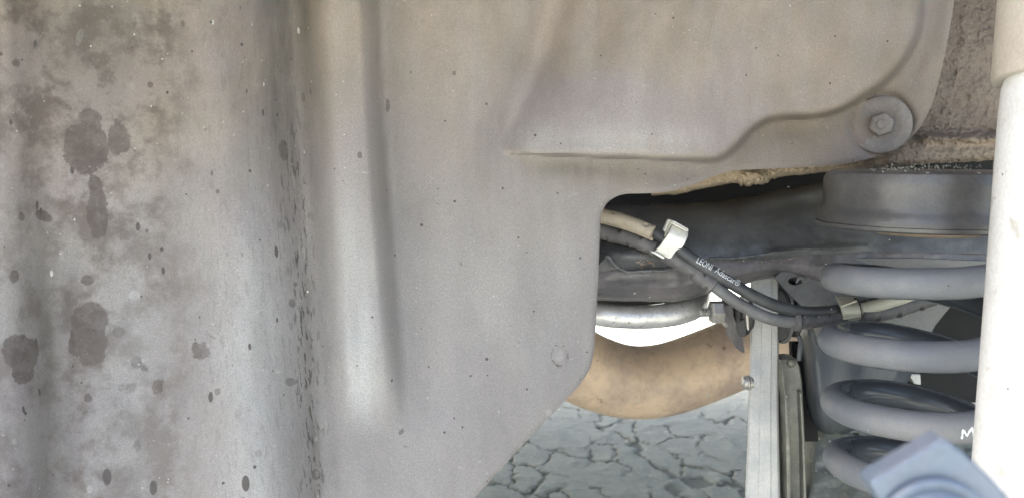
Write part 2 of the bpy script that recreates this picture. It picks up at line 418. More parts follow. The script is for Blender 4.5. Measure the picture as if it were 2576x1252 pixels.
# ------------------------------------------------------------------ wheel arch liner
LINER_OUT = catmull([(2405,-120),(2400,0),(2388,80),(2372,160),(2352,240),(2332,290),(2300,338),(2255,372),(2200,395),(2130,411),(2060,418),(1960,424),(1880,427),(1832,432),
    (1790,446),(1750,462),(1700,478),(1660,485),(1615,487),(1575,488),(1548,496),(1526,513),(1513,540),(1510,575),(1507,650),(1502,760),(1496,860),(1492,892),(1484,925),
    (1462,962),(1428,1000),(1340,1092),(1250,1190),(1140,1310)], 6)
def pl_dist(u, v, line):
    best = np.full(u.shape, 1e9); bx = np.zeros_like(u); by = np.zeros_like(u); side = np.zeros_like(u)
    for (a, b) in zip(line[:-1], line[1:]):
        dx, dy = b[0]-a[0], b[1]-a[1]; L = dx*dx+dy*dy+1e-9
        t = np.clip(((u-a[0])*dx+(v-a[1])*dy)/L, 0, 1); px = a[0]+t*dx; py = a[1]+t*dy; d = np.hypot(u-px, v-py)
        m = d < best; best[m] = d[m]; bx[m] = px[m]; by[m] = py[m]
    return best, bx, by
def in_poly(u, v, poly):
    c = np.zeros(u.shape, bool); n = len(poly)
    for i in range(n):
        x1, y1 = poly[i]; x2, y2 = poly[(i+1) % n]
        if y1 == y2: continue
        m = ((y1 > v) != (y2 > v)) & (u < (x2-x1)*(v-y1)/(y2-y1)+x1); c ^= m
    return c
POCKET = catmull([(900,385),(1250,384),(1380,388),(1520,393),(1660,398),(1770,402),(1812,396),(1842,374),(1872,344),(1902,315),(1940,298),(1990,292),(2050,290),(2100,278),(2170,245),
    (2235,195),(2284,135),(2310,72),(2320,0),(2326,-150),(2328,-400)], 6)
def liner_depth(u, v):
    base = np.interp(u, [-500,-100,0,400,800,1200,1500,2000,2400,2600], [190,226,236,262,284,304,322,340,346,350])
    base = base - 13*np.clip((626-v)/626, 0, 1)**2 - 6*np.clip((v-700)/600, 0, 2)**1.5
    base = base - np.where(v < 0, 60*(np.clip(-v, 0, 2000)/700)**1.7, 0)*1.0
    H = np.zeros_like(u)
    uR = np.interp(v, [-400,0,200,400,600,800,1000,1250], [915,930,938,950,966,982,998,1010]); s = u-uR
    fade = (1-sstep(v, 850, 1100))*(1-.25*sstep(v, 500, 900))
    ridge = sstep(s, -215, -95)*(1-sstep(s, -30, 26))
    H += 11*ridge*fade*(.8+.2*sstep(v, 100, 700))
    H -= 5.0*sstep(s, -8, 34)*(1-sstep(s, 34, 230))*fade
    H -= 7.5*np.exp(-((u-np.interp(v, [0, 600, 1250], [735, 782, 805]))/56.)**2)
    H += 14*np.exp(-((u-np.interp(v, [0, 600, 1250], [500, 590, 640]))/160.)**2)
    H -= 6.0*np.exp(-((u-np.interp(v, [0, 1250], [110, 150]))/60.)**2)*sstep(v, 200, 800)
    H += 3.5*np.exp(-((u-20)/70.)**2)
    # shallow flutes in the middle panel
    for u0, a, wd, v0, v1 in ((1205, -1.6, 45, 420, 1000), (1110, .8, 60, 500, 1000), (1370, -.7, 60, 500, 900), (1300, .8, 40, 420, 900)):
        H += a*np.exp(-((u-u0-(v-600)*.02)/wd)**2)*sstep(v, v0-150, v0+80)*(1-sstep(v, v1-200, v1+150))
    # raised pocket
    dd, _, _ = pl_dist(u, v, POCKET); ins = in_poly(u, v, [tuple(p) for p in POCKET]+[(900,-400)])
    sg = np.where(ins, dd, -dd)
    wdt = np.interp(u, [1300, 1700, 1830, 1900, 2000, 2150, 2330], [5, 5, 9, 10, 9, 9, 12])
    uL = np.interp(v, [-400, 0, 200, 380], [1480, 1392, 1330, 1262])
    taper = sstep(u, uL-20, uL+330)
    A = 26*taper*np.interp(u, [1250, 1900, 2300], [1, .95, 1.1]) + 2.8*sstep(u, 1262, 1330)*sstep(v, 150, 360)
    H += A*sstep(sg, -wdt, wdt*.35)
    H += 5*taper*(1-np.exp(-np.clip(sg, 0, 900)/170.)) + 1.6*taper*(1-np.exp(-np.clip(sg, 0, 900)/9.))
    H += 1.2*np.exp(-((sg-wdt*1.4)/22.)**2)*sstep(u, 1300, 1500)
    H -= 1.5*np.exp(-((sg+30)/30.)**2)*sstep(u, 1350, 1600)
    H -= 4.2*np.exp(-((u-uL)/50.)**2)*(1-sstep(v, 280, 420))
    H += 1.2*np.exp(-((u-uL-110)/70.)**2)*(1-sstep(v, 250, 420))
    H += 2.2*sstep((u-np.interp(v, [0, 130, 330, 400], [1790, 1700, 1560, 1520])), 40, -110)*sstep(u, 1330, 1450)*ins
    # seating around the fastener
    r = np.hypot(u-2216, (v-312)); H -= 1.0*(1-sstep(r, 78, 100)) + 1.3*np.exp(-((r-76)/6.)**2)
    H += .5*(fbm(u/90, v/160, 3, 4)-.5)*4 + 2.5*(fbm(u/260, v/700, 2, 44)-.5)*(1-sstep(u, 600, 900))
    ob, _, _ = pl_dist(u, v, LINER_OUT)
    H -= 1.0*(1-sstep(ob, 0, 10))
    return base - H
def build_liner():
    st = 5.5
    us = np.arange(-330, 2425, st); vs = np.concatenate([np.arange(-900, -60, 20), np.arange(-55, 1310, st)])
    U, Vv = np.meshgrid(us, vs); shp = U.shape
    poly = [tuple(p) for p in LINER_OUT] + [(-340, 1310), (-340, -905), (2440, -905)]
    poly[0] = (2410, -120); poly = [(2440, -905), (2425, -400)] + poly[:-1]
    nr, nc = shp; uc = (U[:-1, :-1]+U[1:, 1:])/2; vc = (Vv[:-1, :-1]+Vv[1:, 1:])/2
    keep = in_poly(uc, vc, poly)
    used = np.zeros(shp, int)
    used[:-1, :-1] += keep; used[1:, :-1] += keep; used[:-1, 1:] += keep; used[1:, 1:] += keep
    bnd = (used > 0) & (used < 4)
    line = [np.array(p) for p in [(2440, -905), (2425, -400)]+[tuple(q) for q in LINER_OUT]]
    line = line[:-1]+[np.array((1140, 1310.))]
    Uf = U.copy(); Vf = Vv.copy()
    d, bx, by = pl_dist(U[bnd], Vv[bnd], line); near = d < st*1.6
    ub = U[bnd].copy(); vb = Vv[bnd].copy(); ub[near] = bx[near]; vb[near] = by[near]; Uf[bnd] = ub; Vf[bnd] = vb
    D = liner_depth(Uf, Vf); PT = PN(Uf, Vf, D)
    idx = -np.ones(shp, int); m = used > 0; idx[m] = np.arange(m.sum()); n = int(m.sum())
    a = idx[:-1, :-1][keep]; b = idx[:-1, 1:][keep]; c = idx[1:, 1:][keep]; e = idx[1:, :-1][keep]
    F = np.stack([a, e, c, b], -1)
    V = PT[m]; uu = Uf[m]; vv = Vf[m]; Vb = V + np.array([0, .0028, 0])
    # border edges
    ed = {}
    for q in F.tolist():
        for k in range(4):
            x, y = q[k], q[(k+1) % 4]
            if (y, x) in ed: del ed[(y, x)]
            else: ed[(x, y)] = 1
    Fl = F.tolist() + (F[:, ::-1]+n).tolist() + [(y, x, x+n, y+n) for (x, y) in ed]
    # fields for the dirt, the tone and the painted light and shade
    at = {}
    at['warm'] = np.clip(1.05-vv/760+.25*sstep(uu, 1500, 1900)*(vv < 560)-.25*np.exp(-((uu-1500)/220)**2-((vv-300)/130)**2), 0, 1.2)  # browner towards the top
    at['mottle'] = 1-sstep(uu + 90*(fbm(uu/60, vv/60, 3, 6)-.5), 380, 560)*sstep(vv, -100, 60); at['mottle'] *= np.interp(vv, [0, 200, 450, 600, 1250], [1.35, 1.15, .85, .7, .75]); at['mottle'] = at['mottle']*(.75+.35*np.exp(-((uu-250)/140)**2)) + .12*(uu < 800)
    stn = np.zeros(n); 
    def blob(cx, cy, rx, ry, amp=1., rot=0):
        nonlocal stn
        ca, sa = math.cos(rot), math.sin(rot); x = (uu-cx)*ca+(vv-cy)*sa; y = -(uu-cx)*sa+(vv-cy)*ca
        r = np.hypot(x/rx, y/ry); stn = np.maximum(stn, amp*(1-sstep(r, .35, 1.55)))
    for a_ in [(215,370,58,72),(300,350,34,52,.72),(225,300,40,34,.7),(245,540,28,66),(240,470,24,40,.6),(225,800,48,46),(222,855,50,68),(52,885,48,50),(58,935,30,32,.9),(298,836,18,15,1),(343,908,15,18,.9),(362,925,12,8,.9,.6),
             (505,880,27,36,.62),(530,845,26,8,.5,.5),(318,975,34,26,.5),(398,970,18,30,.6,.3),(345,1120,14,22,.55),(110,545,24,14,.9,.5),(55,545,12,14,.7),(115,300,10,12,.4),(713,378,12,30,1.,-.1),(250,150,40,30,.6),
             (210,45,50,30,.5),(270,200,34,60,.5),(330,55,30,40,.4),(40,158,12,12,.8),(378,213,10,10,.8),(735,762,9,12,.9),(742,715,8,10,.7),(733,960,18,12,.8),(222,1000,12,14,.8),(795,1192,11,14,1.2),
             (650,1140,12,12,.7),(548,985,11,12,.6),(905,390,6,9,1.0),(1142,185,5,6,.9),(975,265,6,22,.8),(533,436,5,8,1),(547,482,6,6,1),(515,325,4,6,1),(460,60,6,10,.9),(1160,664,5,5,.9),(370,580,5,6,.9),(1010,1085,12,6,.8,-.8),(1020,1120,5,4,.9),(610,640,5,7,.9),
             (35,695,18,22,.7),(220,705,20,16,.75),(200,720,40,14,.45)]:
        blob(*a_)
    at['stain'] = stn; keepst = stn.copy(); stn = np.zeros(n)
    r_ = np.hypot((uu-1408)/20, (vv-893)/27); at['ring'] = np.exp(-((r_-1)/.25)**2)
    for a_ in [(1300,387,16,5,.8,-.3),(1408,893,17,22,.55),(1455,788,18,18,.5),(1380,1038,12,14,.6),(338,742,22,16,.7),(648,215,8,6,.8),(200,95,10,26,.9,.3),(155,640,8,16,.8),(920,433,16,3,1),(700,935,14,10,.6),(570,875,4,4,.9),(1500,415,40,22,.45),
               (1430,550,24,18,.5),(1440,490,20,14,.5),(2082,322,8,8,.6),(1560,262,40,4,.5),(35,1110,6,10,.9),(225,1228,8,14,.8),(360,905,3,8,1.3),(798,1190,3,8,1.3)]:
        blob(*a_)
    at['pale'] = stn
    at['stain'] = np.maximum(keepst, .55*at['ring']*(uu > 1300))
    uS = np.interp(vv, [0, 400, 800, 1250], [735, 735, 765, 790])
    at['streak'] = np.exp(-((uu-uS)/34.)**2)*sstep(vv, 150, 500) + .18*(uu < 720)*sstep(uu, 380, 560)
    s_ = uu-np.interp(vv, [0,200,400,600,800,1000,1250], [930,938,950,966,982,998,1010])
    at['light_film'] = 1.0*np.exp(-((s_+85)/52.)**2)*sstep(vv, 250, 1000)*(1-sstep(vv, 960, 1120)) + .55*np.exp(-((uu-640)/95.)**2)*sstep(vv, 250, 900) + .3*np.exp(-((uu-330)/60.)**2)*sstep(vv, 500, 900) + .35*np.exp(-((vv-350)/45.)**2)*sstep(uu, 1270, 1340)*(1-sstep(uu, 1700, 1850))
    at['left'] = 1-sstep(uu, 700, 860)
    at['shade_grime'] = .95*np.exp(-((uu-715)/80.)**2)*(1-sstep(vv, 150, 750)) + .7*np.exp(-((uu-np.interp(vv, [0, 1250], [745, 800]))/20.)**2)*sstep(vv, 500, 800) + .6*np.exp(-((uu-np.interp(vv, [0, 1250], [100, 135]))/40.)**2)*sstep(vv, 400, 800) + .35*np.exp(-((s_-50)/48.)**2)*(1-sstep(vv, 300, 1050)) + .35*np.exp(-((uu-1235)/70.)**2-((vv-430)/150.)**2) + .5*np.exp(-((vv-425)/22.)**2)*sstep(uu, 1280, 1400)*(1-sstep(uu, 1450, 1700)) + .9*np.exp(-((uu-260)/150.)**2-((vv-70)/170.)**2)
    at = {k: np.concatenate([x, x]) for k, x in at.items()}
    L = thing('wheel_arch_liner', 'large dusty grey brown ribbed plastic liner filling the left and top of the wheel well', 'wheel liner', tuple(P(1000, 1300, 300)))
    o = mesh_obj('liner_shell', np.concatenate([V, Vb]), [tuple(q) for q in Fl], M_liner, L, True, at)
    bm = bmesh.new(); bm.from_mesh(o.data)
    for e_ in bm.edges:
        if len(e_.link_faces) == 2 and e_.calc_face_angle(0) > math.radians(55): e_.smooth = False
    bm.to_mesh(o.data); bm.free()
    return L
LINER = build_liner()

# fastener
def fastener():
    c = P(2216, 314, float(liner_depth(np.array([2216.]), np.array([314.]))[0])-1.2); ax = (CAM-c).normalized(); ax = (ax + Vector((.10, .0, .06))).normalized()
    t = thing('push_on_fastener', 'round grey washer with a hexagonal nut near the liner corner', 'fastener', tuple(c))
    mm = .001
    lathe('washer', c, ax, [(-1.0*mm, 11*mm), (-.8*mm, 12.0*mm), (.4*mm, 12.15*mm), (1.0*mm, 11.9*mm), (1.15*mm, 11.4*mm), (1.2*mm, 8.5*mm), (.9*mm, 7.4*mm), (.1*mm, 6.4*mm), (-.2*mm, 5.4*mm), (-.2*mm, 0)], M_fast, t, 72, sharp=False)
    V = []; q = ax.to_track_quat('Z', 'Y')
    hexp = [(-.3, 5.3), (2.0, 5.2), (2.9, 4.9), (3.3, 4.3), (3.35, 2.4)]
    F = []
    for h, r in hexp:
        for k in range(6):
            a = PI/3*k+.35; V.append(c+q @ Vector((r*mm*math.cos(a), r*mm*math.sin(a), h*mm)))
    for i in range(len(hexp)-1):
        for k in range(6): F.append((i*6+k, i*6+(k+1) % 6, (i+1)*6+(k+1) % 6, (i+1)*6+k))
    F.append(tuple(range(24, 30)))
    n = mesh_obj('hex_nut', V, F, M_fast, t, False); bevel(n, .0005, 3, 20)
    n.data.polygons.foreach_set('use_smooth', [True]*len(n.data.polygons))
    lathe('stud', c+ax*3.0*mm, ax, [(0, 2.0*mm), (.9*mm, 2.0*mm), (1.2*mm, 1.7*mm), (1.25*mm, 1.0*mm), (1.05*mm, .6*mm), (1.05*mm, 0)], M_fast, t, 24)
fastener()

# ------------------------------------------------------------------ undercoated body panel
def body_panel():
    us = np.arange(1640, 2640, 3.0)
    vb = np.interp(us, [1640,1700,1740,1800,1850,1862,1885,1910,1930,1955,2000,2065,2200,2300,2400,2500,2640], [490,488,479,465,458,463,464,461,458,446,438,433,426,414,409,404,398])
    vb = vb + (fbm(us/16, us*0+3.1, 3, 2)-.5)*5 + ((us > 1855) & (us < 1950))*(vn(us/6, us*0, 3)-.5)*9
    nv = 150; rows = []; tans = []
    fw = sstep(us, 2060, 2260)
    for i in range(nv+14):
        if i < nv:
            t = i/(nv-1); v = -140 + (vb+140)*(1-(1-t)**1.5); k = 0
        else:
            v = vb; k = (i-nv+1)
        dist = vb-v
        roll = np.exp(-dist/np.where(us > 2000, 9, 5))
        d = 360 - fw*10*sstep(v, 318, vb-6) - 6*np.exp(-((v-348)/12.)**2)*sstep(us, 2300, 2340) + 5*roll + k*5.0
        lump = np.exp(-((us-1895)/38)**2)*sstep(v, 420, 440)
        n = (fbm(us/7, v/7 + k*1.3, 5, 11)-.5)*1.6 + (fbm(us/45, v/45, 3, 12)-.5)*3.2
        cre = (fbm(us/30, v/8, 4, 15)-.5)*5.5*np.exp(-((v-338)/22.)**2)*sstep(us, 2290, 2330)
        d = d - n - lump*(3+3*fbm(us/6, v/9, 3, 13)) - cre
        vv = v + (k > 0)*k*(.2) - (k > 0)*fw*k*2.5
        rows.append(PN(us, vv, d)); tans.append(np.where(us < 2240, 1-sstep(us, 2040, 2240), 0)*sstep(v, 300, 420)*.75 + .45*np.exp(-((vb-v-35)/28)**2)*(us > 2200))
    o = sheet('undercoated_body_panel', np.array(rows), 1.5, M_under, None, {'tan': np.array(tans)})
    tag(o, 'rough brown undercoated body panel behind the liner edge and above the spring', 'body panel')
body_panel()
def crumbs():
    V = []; F = []
    for i in range(150):
        u = random.triangular(2160, 2500, 2290); dep = random.uniform(271, 282)+abs(u-2310)*.03
        c = P(u, random.gauss(428-(u-2150)*.035, 4.0), dep-2); r = random.uniform(.00012, .00042)
        n = len(V)
        for a in [(1,0,0),(-1,0,0),(0,1,0),(0,-1,0),(0,0,1),(0,0,-1)]: V.append(c+Vector(a)*r*random.uniform(.6, 1.4))
        F += [(n, n+2, n+4), (n+2, n+1, n+4), (n+1, n+3, n+4), (n+3, n, n+4), (n+2, n, n+5), (n+1, n+2, n+5), (n+3, n+1, n+5), (n, n+3, n+5)]
    o = mesh_obj('dirt_crumbs', V, F, M_olive, None, False)
    tag(o, 'pale dirt crumbs along the seam above the spring cup', 'dirt', kind='stuff')
crumbs()

# ------------------------------------------------------------------ crossmember (big dark arm)
arm = thing('suspension_crossmember', 'large black pressed steel arm running behind the two cables', 'suspension arm', tuple(P(1950, 760, 400)))
def crossmember():
    us = np.arange(1440, 2560, 5.0)
    top = np.interp(us, [1440,1560,1700,1800,1900,2000,2100,2560], [512,512,513,508,492,470,455,440])
    seam = np.interp(us, [1440,1520,1620,1700,1790,1900,2050,2200,2560], [676,682,684,672,656,652,640,632,640])
    bot = np.interp(us, [1440,1600,1700,1745,1790,1850,1900,1950,1985,2060,2560], [754,757,759,752,734,722,706,700,705,740,760])
    def col(t):  # upper shell, t 0..1 from back top to the seam
        hh = seam-top
        aa = t*1.62; f = (1-math.cos(min(aa, PI/2))) if aa < PI/2 else 1.0
        f = min(1.0, f); dd = 371+38*(1-math.sin(aa))
        v = top + hh*f
        d = dd + 4*sstep(us, 1900, 2300)
        # right part: flatter face that leans back towards the top
        lean = sstep(us, 1820, 1960)*(1-f)*9*sstep(f, .0, .3)
        d = d + lean
        # dents and the bulging bush housing on the left
        d = d - 9*np.exp(-((us-1590)/95)**2-((v-640)/34)**2) + 5*np.exp(-((us-1520)/26)**2-((v-600)/26)**2)
        d = d + 1.2*(fbm(us/60, v/50+2, 3, 31)-.5)*2 + .3*(fbm(us/14, v/14, 3, 33)-.5)
        d = d - 1.6*np.exp(-((v-(seam-14))/7)**2)*sstep(us, 1900, 1960)*(1-sstep(us, 2150, 2200))
        return PN(us, v, d)
    G = np.array([col(t) for t in np.linspace(0, 1, 70)])
    sheet('upper_shell', G, 2.5, M_black, arm)
    def col2(t):
        f = np.interp(t, [0,.05,.5,.75,.9,1.0], [0,.0,.6,.9,1.0,1.0]); dd = np.interp(t, [0,.05,.3,.5,.75,.9,1.0], [378,372.5,371.5,373,380,392,440])
        wav = 3*(fbm(us/22, us*0+.7, 3, 41)-.5)
        v = seam-5+wav + (bot-seam+5)*f; d = dd + 4*sstep(us, 1900, 2300) + 1.0*(fbm(us/50, v/40, 3, 35)-.5)*2 - 5*np.exp(-((us-1600)/110)**2)*np.exp(-((v-seam)/30)**2)
        d = d + .35*(fbm(us/12, v/12, 3, 37)-.5)
        return PN(us, v, d)
    sheet('lower_shell', np.array([col2(t) for t in np.linspace(0, 1, 46)]), 2.5, M_black2, arm)
    # weld bead, a lumpy line round the bush housing
    wp = [P(*C1(a, b), 364.5) for a, b in [(180,870),(270,890),(330,960),(400,1020),(520,1055),(700,1045),(900,1040),(1050,1000)]]
    tube('weld_bead', wp, .0008, M_black, arm, 12, 14, rfun=lambda s, th: 1+.2*math.sin(s*47+3*math.sin(s*19))+.2*math.sin(s*31+th)+.2*math.sin(s*13))
    # curled edge strip of old seam sealer
    wp = [P(*C1(a, b), 368) for a, b in [(1400,905),(1700,900),(1950,870),(2200,835),(2560,800)]]
    tube('seam_edge', wp, .0006, M_black, arm, 10, 14, rfun=lambda s, th: 1+.3*math.sin(s*61)+.3*math.sin(s*23))
    slab('opening_shade', [(*C1(a, b), 363) for a, b in [(120,815),(200,838),(246,868),(232,905),(205,935),(160,990),(120,990)]], 2, M_floor_shade, arm, .0002)  # solid dark slab in place of the shaded opening
    # gusset plate with hole, holds the lower bracket
    def ring(cx, cy, rx, ry, d, n=20, a0=0): return [(cx+rx*math.cos(a0+2*PI*k/n), cy+ry*math.sin(a0+2*PI*k/n), d) for k in range(n)]
    outer = [(1950,697),(1972,722),(1995,748),(2020,772),(2040,800),(2060,872),(2130,905),(2318,905),(2335,850),(2353,817),(2380,784),(2407,752),(2440,762),(2480,778),(2570,800),(2570,660),(2300,650),(2050,648),(1975,672)]
    hole = ring(1999, 706, 19, 12, 380, 22)
    bm = bmesh.new()
    dfun = lambda u, v: 376+ (v-700)*.03
    ov = [bm.verts.new(P(u, v, dfun(u, v))) for u, v in outer]; hv = [bm.verts.new(P(u+2*math.sin(3*i), v, dfun(u, v))) for i, (u, v, _) in enumerate(hole)]
    es = [bm.edges.new((ov[i], ov[(i+1) % len(ov)])) for i in range(len(ov))] + [bm.edges.new((hv[i], hv[(i+1) % len(hv)])) for i in range(len(hv))]
    bmesh.ops.triangle_fill(bm, use_beauty=True, use_dissolve=False, edges=es)
    r = bmesh.ops.extrude_face_region(bm, geom=list(bm.faces))
    for g_ in r['geom']:
        if isinstance(g_, bmesh.types.BMVert): g_.co.y += .003
    bmesh.ops.recalc_face_normals(bm, faces=bm.faces)
    me = bpy.data.meshes.new('t'); bm.to_mesh(me); V = [v.co.copy() for v in me.vertices]; F = [tuple(p.vertices) for p in me.polygons]; bm.free()
    mesh_obj('gusset_plate', V, F, M_black, arm, False)
    tube('hole_flange', [P(1999+20*math.cos(a), 706+13*math.sin(a), 376) for a in np.linspace(.6, 2*PI-.4, 30)], .0007, M_black, arm, 8, 0)
    # lump of sealer at the edge of the hole
    tube('sealer_lump', [P(*C1(x, y), 373.5) for x, y in [(2385,1180),(2430,1120),(2480,1150),(2560,1110)]], [.0004,.0008,.0006,.0003], M_black, arm, 10, 5)
    slab('gap_shade_strip', [(1430,735,432),(1758,720,432),(1762,742,432),(1700,760,432),(1606,770,432),(1560,775,432),(1430,775,432)], 6, M_floor_shade, arm)  # dark strip added to fill the gap under the arm with shade
    slab('hole_shade_backing', [(1978,675,388),(2055,675,388),(2055,740,388),(2010,735,388),(1980,715,388)], 6, M_floor_shade, arm)  # dark slab added behind the hole so it looks shaded
    # filler behind: dark backing added to stand for shade in the gaps
    V, F = box_vf(P(2480, 800, 450), (.16, .03, .09)); o = mesh_obj('rear_shade_backing', V, F, M_floor_shade, arm, False); bevel(o, .004)
    V, F = box_vf(P(1760, 470, 480), (.34, .02, .05)); o = mesh_obj('top_shade_backing', V, F, M_floor_shade, arm, False); bevel(o, .004)
crossmember()

# rust and paint chips on the bush housing
def chips():
    g = NG('chipped_rust'); c = g.mix(g.ramp(g.noise(500, 4), .4, .6), (.34,.14,.07), (.42,.38,.32)); mr = g.out(c, .7)
    return mr
M_rust = chips()

# ------------------------------------------------------------------ exhaust pipe
ex = [(1290,800,560),(1400,885,575),(1500,938,590),(1590,960,600),(1680,952,608),(1780,918,615),(1900,870,625),(2020,835,650),(2160,860,690),(2300,900,730),(2420,930,760),(2600,960,800)]
o = tube('exhaust_pipe', [P(*p) for p in ex], [.0272]*len(ex), M_pipe, None, 48, 8)
tag(o, 'bent heat tanned exhaust pipe above the cracked asphalt', 'exhaust pipe')
# ------------------------------------------------------------------ stabiliser bar
sb = [(1380,745,408),(1450,775,404),(1520,791,401),(1600,797,400),(1680,792,400),(1725,781,402),(1750,768,410),(1759,748,426),(1760,720,455)]
o = tube('stabiliser_bar', [P(*p) for p in sb], .0059, M_bar, None, 32, 8, rfun=lambda s, th: 1+.012*math.sin(40*s+3*th))
tag(o, 'pitted silver grey stabiliser bar curving under the black arm', 'stabiliser bar')

# ------------------------------------------------------------------ link bolt, bushing and link bar
lk = thing('stabiliser_link', 'upright pale aluminium link bar crossing the middle of the gap', 'link bar', tuple(P(1925, 1290, 372)))
def linkbar():
    # cross-section swept down the bar: shallow ridge along the middle and chamfered corners
    pr = [(-1, .6), (-.97, .12), (-.86, 0), (-.25, 0.02), (-.2, -.05), (.45, -.06), (.5, .0), (.86, .02), (.97, .16), (1, .6), (.98, 1.7), (.8, 2), (-.8, 2), (-.98, 1.7)]
    st = [(1924,670,34,394),(1924,680,36,391),(1924,715,36.5,390),(1924,760,37,389),(1923,900,36.5,388),(1921,1000,38,386),(1920,1100,40,384),(1919,1200,43,382),(1918,1330,46,380)]
    rows = []; 
    st2 = catmull(st, 5)
    for (uc, v, hw, d) in st2:
        rows.append([P(uc+hw*a, v, d+7*b) for a, b in pr])
    V = [p for r in rows for p in r]; n = len(pr); F = []
    for i in range(len(rows)-1):
        for k in range(n): F.append((i*n+k, (i+1)*n+k, (i+1)*n+(k+1) % n, i*n+(k+1) % n))
    F.append(tuple(range(n))); F.append(tuple(range((len(rows)-1)*n, len(rows)*n))[::-1])
    o = mesh_obj('bar', V, F, M_alu, lk, True)
    bm = bmesh.new(); bm.from_mesh(o.data); bmesh.ops.recalc_face_normals(bm, faces=bm.faces)
    for e in bm.edges:
        if len(e.link_faces) == 2 and e.calc_face_angle(0) > math.radians(25): e.smooth = False
    bm.to_mesh(o.data); bm.free()
linkbar()
mm = .001
def lx(name, u0, prof, v, d, mat, parent, seg=40, hexa=False, smooth=True):
    """lathe about the X axis; prof: (du px from u0, radius px) at depth d"""
    k = d/1000/FPX; c = P(u0, v, d)
    o = lathe(name, c, (1, .05, 0), [(a*k, r*k) for a, r in prof], mat, parent, seg, smooth)
    if hexa: bevel(o, .0004, 2, 25)
    return o
bo = thing('link_bolt', 'threaded bolt with a zinc hex nut between stabiliser bar and link', 'bolt', tuple(P(1810, 790, 392)))
th = []
for i in range(7):
    th += [(i*5, 8), (i*5+2.5, 12)]
lx('thread', 1760, [(0, .1), (0, 7)]+[(a+1, r) for a, r in th]+[(40, 8)], 786, 392, M_zinc, bo)
lx('hex_nut', 1786, [(0, 24), (3, 30), (32, 30), (35, 27)], 784, 392, M_zinc, bo, 6, True, False)
lx('washer', 1821, [(0, 34), (3, 38), (8, 39), (10, 36), (14, 40), (17, 40), (19, 34)], 784, 392, M_zinc, bo)
bu = thing('link_bushing', 'dark rubber bushing and thin plate on the left side of the link bar', 'bushing', tuple(P(1862, 800, 385)))
lx('rubber', 1843, [(0, 40), (3, 46), (8, 40), (14, 34), (19, 36), (24, 48), (30, 52), (34, 50), (38, 40), (44, 38)], 792, 386, M_blackr, bu)
slab('plate', [(*C2(a, b), 380+c) for a, b, c in [(1590,300,4),(1640,275,2),(1665,320,0),(1690,430,0),(1740,560,0),(1790,660,-1),(1812,835,-2),(1760,815,2),(1700,725,4),(1655,655,5),(1640,545,6),(1600,480,7)]], 9, M_sleeve, bu, .0009)
slab('spacer', [(*C2(a, b), 378) for a, b in [(1738,470),(1812,440),(1828,560),(1830,630),(1800,652),(1770,650),(1740,620)]], 8, M_blackr, bu, .0012)
slab('collar_lip', [(*C2(a, b), 376) for a, b in [(1800,200),(1862,240),(1862,575),(1838,570),(1822,400)]], 6, M_zinc, bu, .0006)
rb = thing('bushing', 'dark bolt head and rubber stack on the right side of the link bar', 'bolt', tuple(P(1985, 800, 385)))
lx('rubber', 1960, [(0, 62), (6, 64), (9, 60), (10, 52), (14, 48), (26, 46), (30, 54), (36, 56), (42, 52), (46, 40), (47, 0)], 792, 388, M_blackr, rb)
lx('head', 1962, [(0, 76), (3, 78), (7, 78), (9, 70)], 785, 392, M_black, rb)
sbt = thing('small_bolt', 'short zinc bolt head on the left edge of the link bar', 'bolt', tuple(P(1878, 962, 375)))
lx('head', 1867, [(0, 12), (2, 15.5), (9, 16), (10, 14)], 962, 374, M_zinc, sbt, 30)
lx('washer', 1877, [(0, 18), (1, 19), (4, 19), (5, 15), (6, 19), (9, 19), (10, 14), (16, 14)], 962, 374, M_zinc, sbt, 30)

# ------------------------------------------------------------------ olive bracket to the right of the link
br = thing('channel_bracket', 'weathered olive metal channel bracket standing just right of the link bar', 'bracket', tuple(P(1995, 1290, 385)))
slab('web', [(1964,902,390),(1985,899,388),(2004,900,386),(2014,925,386),(2020,965,387),(2024,1040,388),(2028,1150,388),(2033,1300,388),(1960,1300,390),(1962,1100,390)], 10, M_olive, br, .0012)
slab('flange', [(1966,905,384),(1972,925,383),(1978,965,382),(1984,1000,381),(1987,1100,381),(1992,1300,381),(1981,1300,381),(1978,1100,381),(1975,1000,381),(1968,960,382)], 9, M_olive, br, .0008)
lathe('rivet', P(1991, 912, 387), (-.1, -1, .25), [(-.001, .0022), (0, .0022), (.0008, .0019), (.0013, .0012), (.0015, 0)], M_olive, br, 20)
slab('rear_flange', [(2012,985,383),(2018,988,383),(2024,1100,383),(2032,1300,383),(2024,1300,383),(2018,1100,383)], 6, M_olive, br, .0006)

# ------------------------------------------------------------------ blue-grey bracket behind the coils
bb = thing('spring_side_bracket', 'dark blue grey rounded bracket behind the left side of the coils', 'bracket', tuple(P(2090, 1085, 400)))
def bluebracket():
    st = [(815,2006,2300,382),(840,2008,2300,380),(880,2016,2300,379),(943,2023,2292,379),(1000,2028,2250,380),(1045,2034,2200,382),(1072,2046,2165,386),(1084,2062,2135,392),(1089,2085,2115,400)]
    rows = []
    for (v, a, b, d) in catmull(st, 6):
        row = []
        for t in np.linspace(0, 1, 40):
            u = a+(b-a)*t; x = min(t, 1-t)*(b-a)
            dd = d + 26*(1-min(1, x/42))**2.2 + 2.5*math.sin(t*9)
            row.append(P(u, v + (3*math.sin(t*7)), dd))
        rows.append(row)
    sheet('shell', np.array([[tuple(p) for p in r] for r in rows]), 3, M_blueb, bb)
    tube('rolled_edge', [P(2004, 836, 386), P(2014, 858, 384), P(2012, 880, 383), P(2010, 905, 384)], .0011, M_blueb, bb, 12)
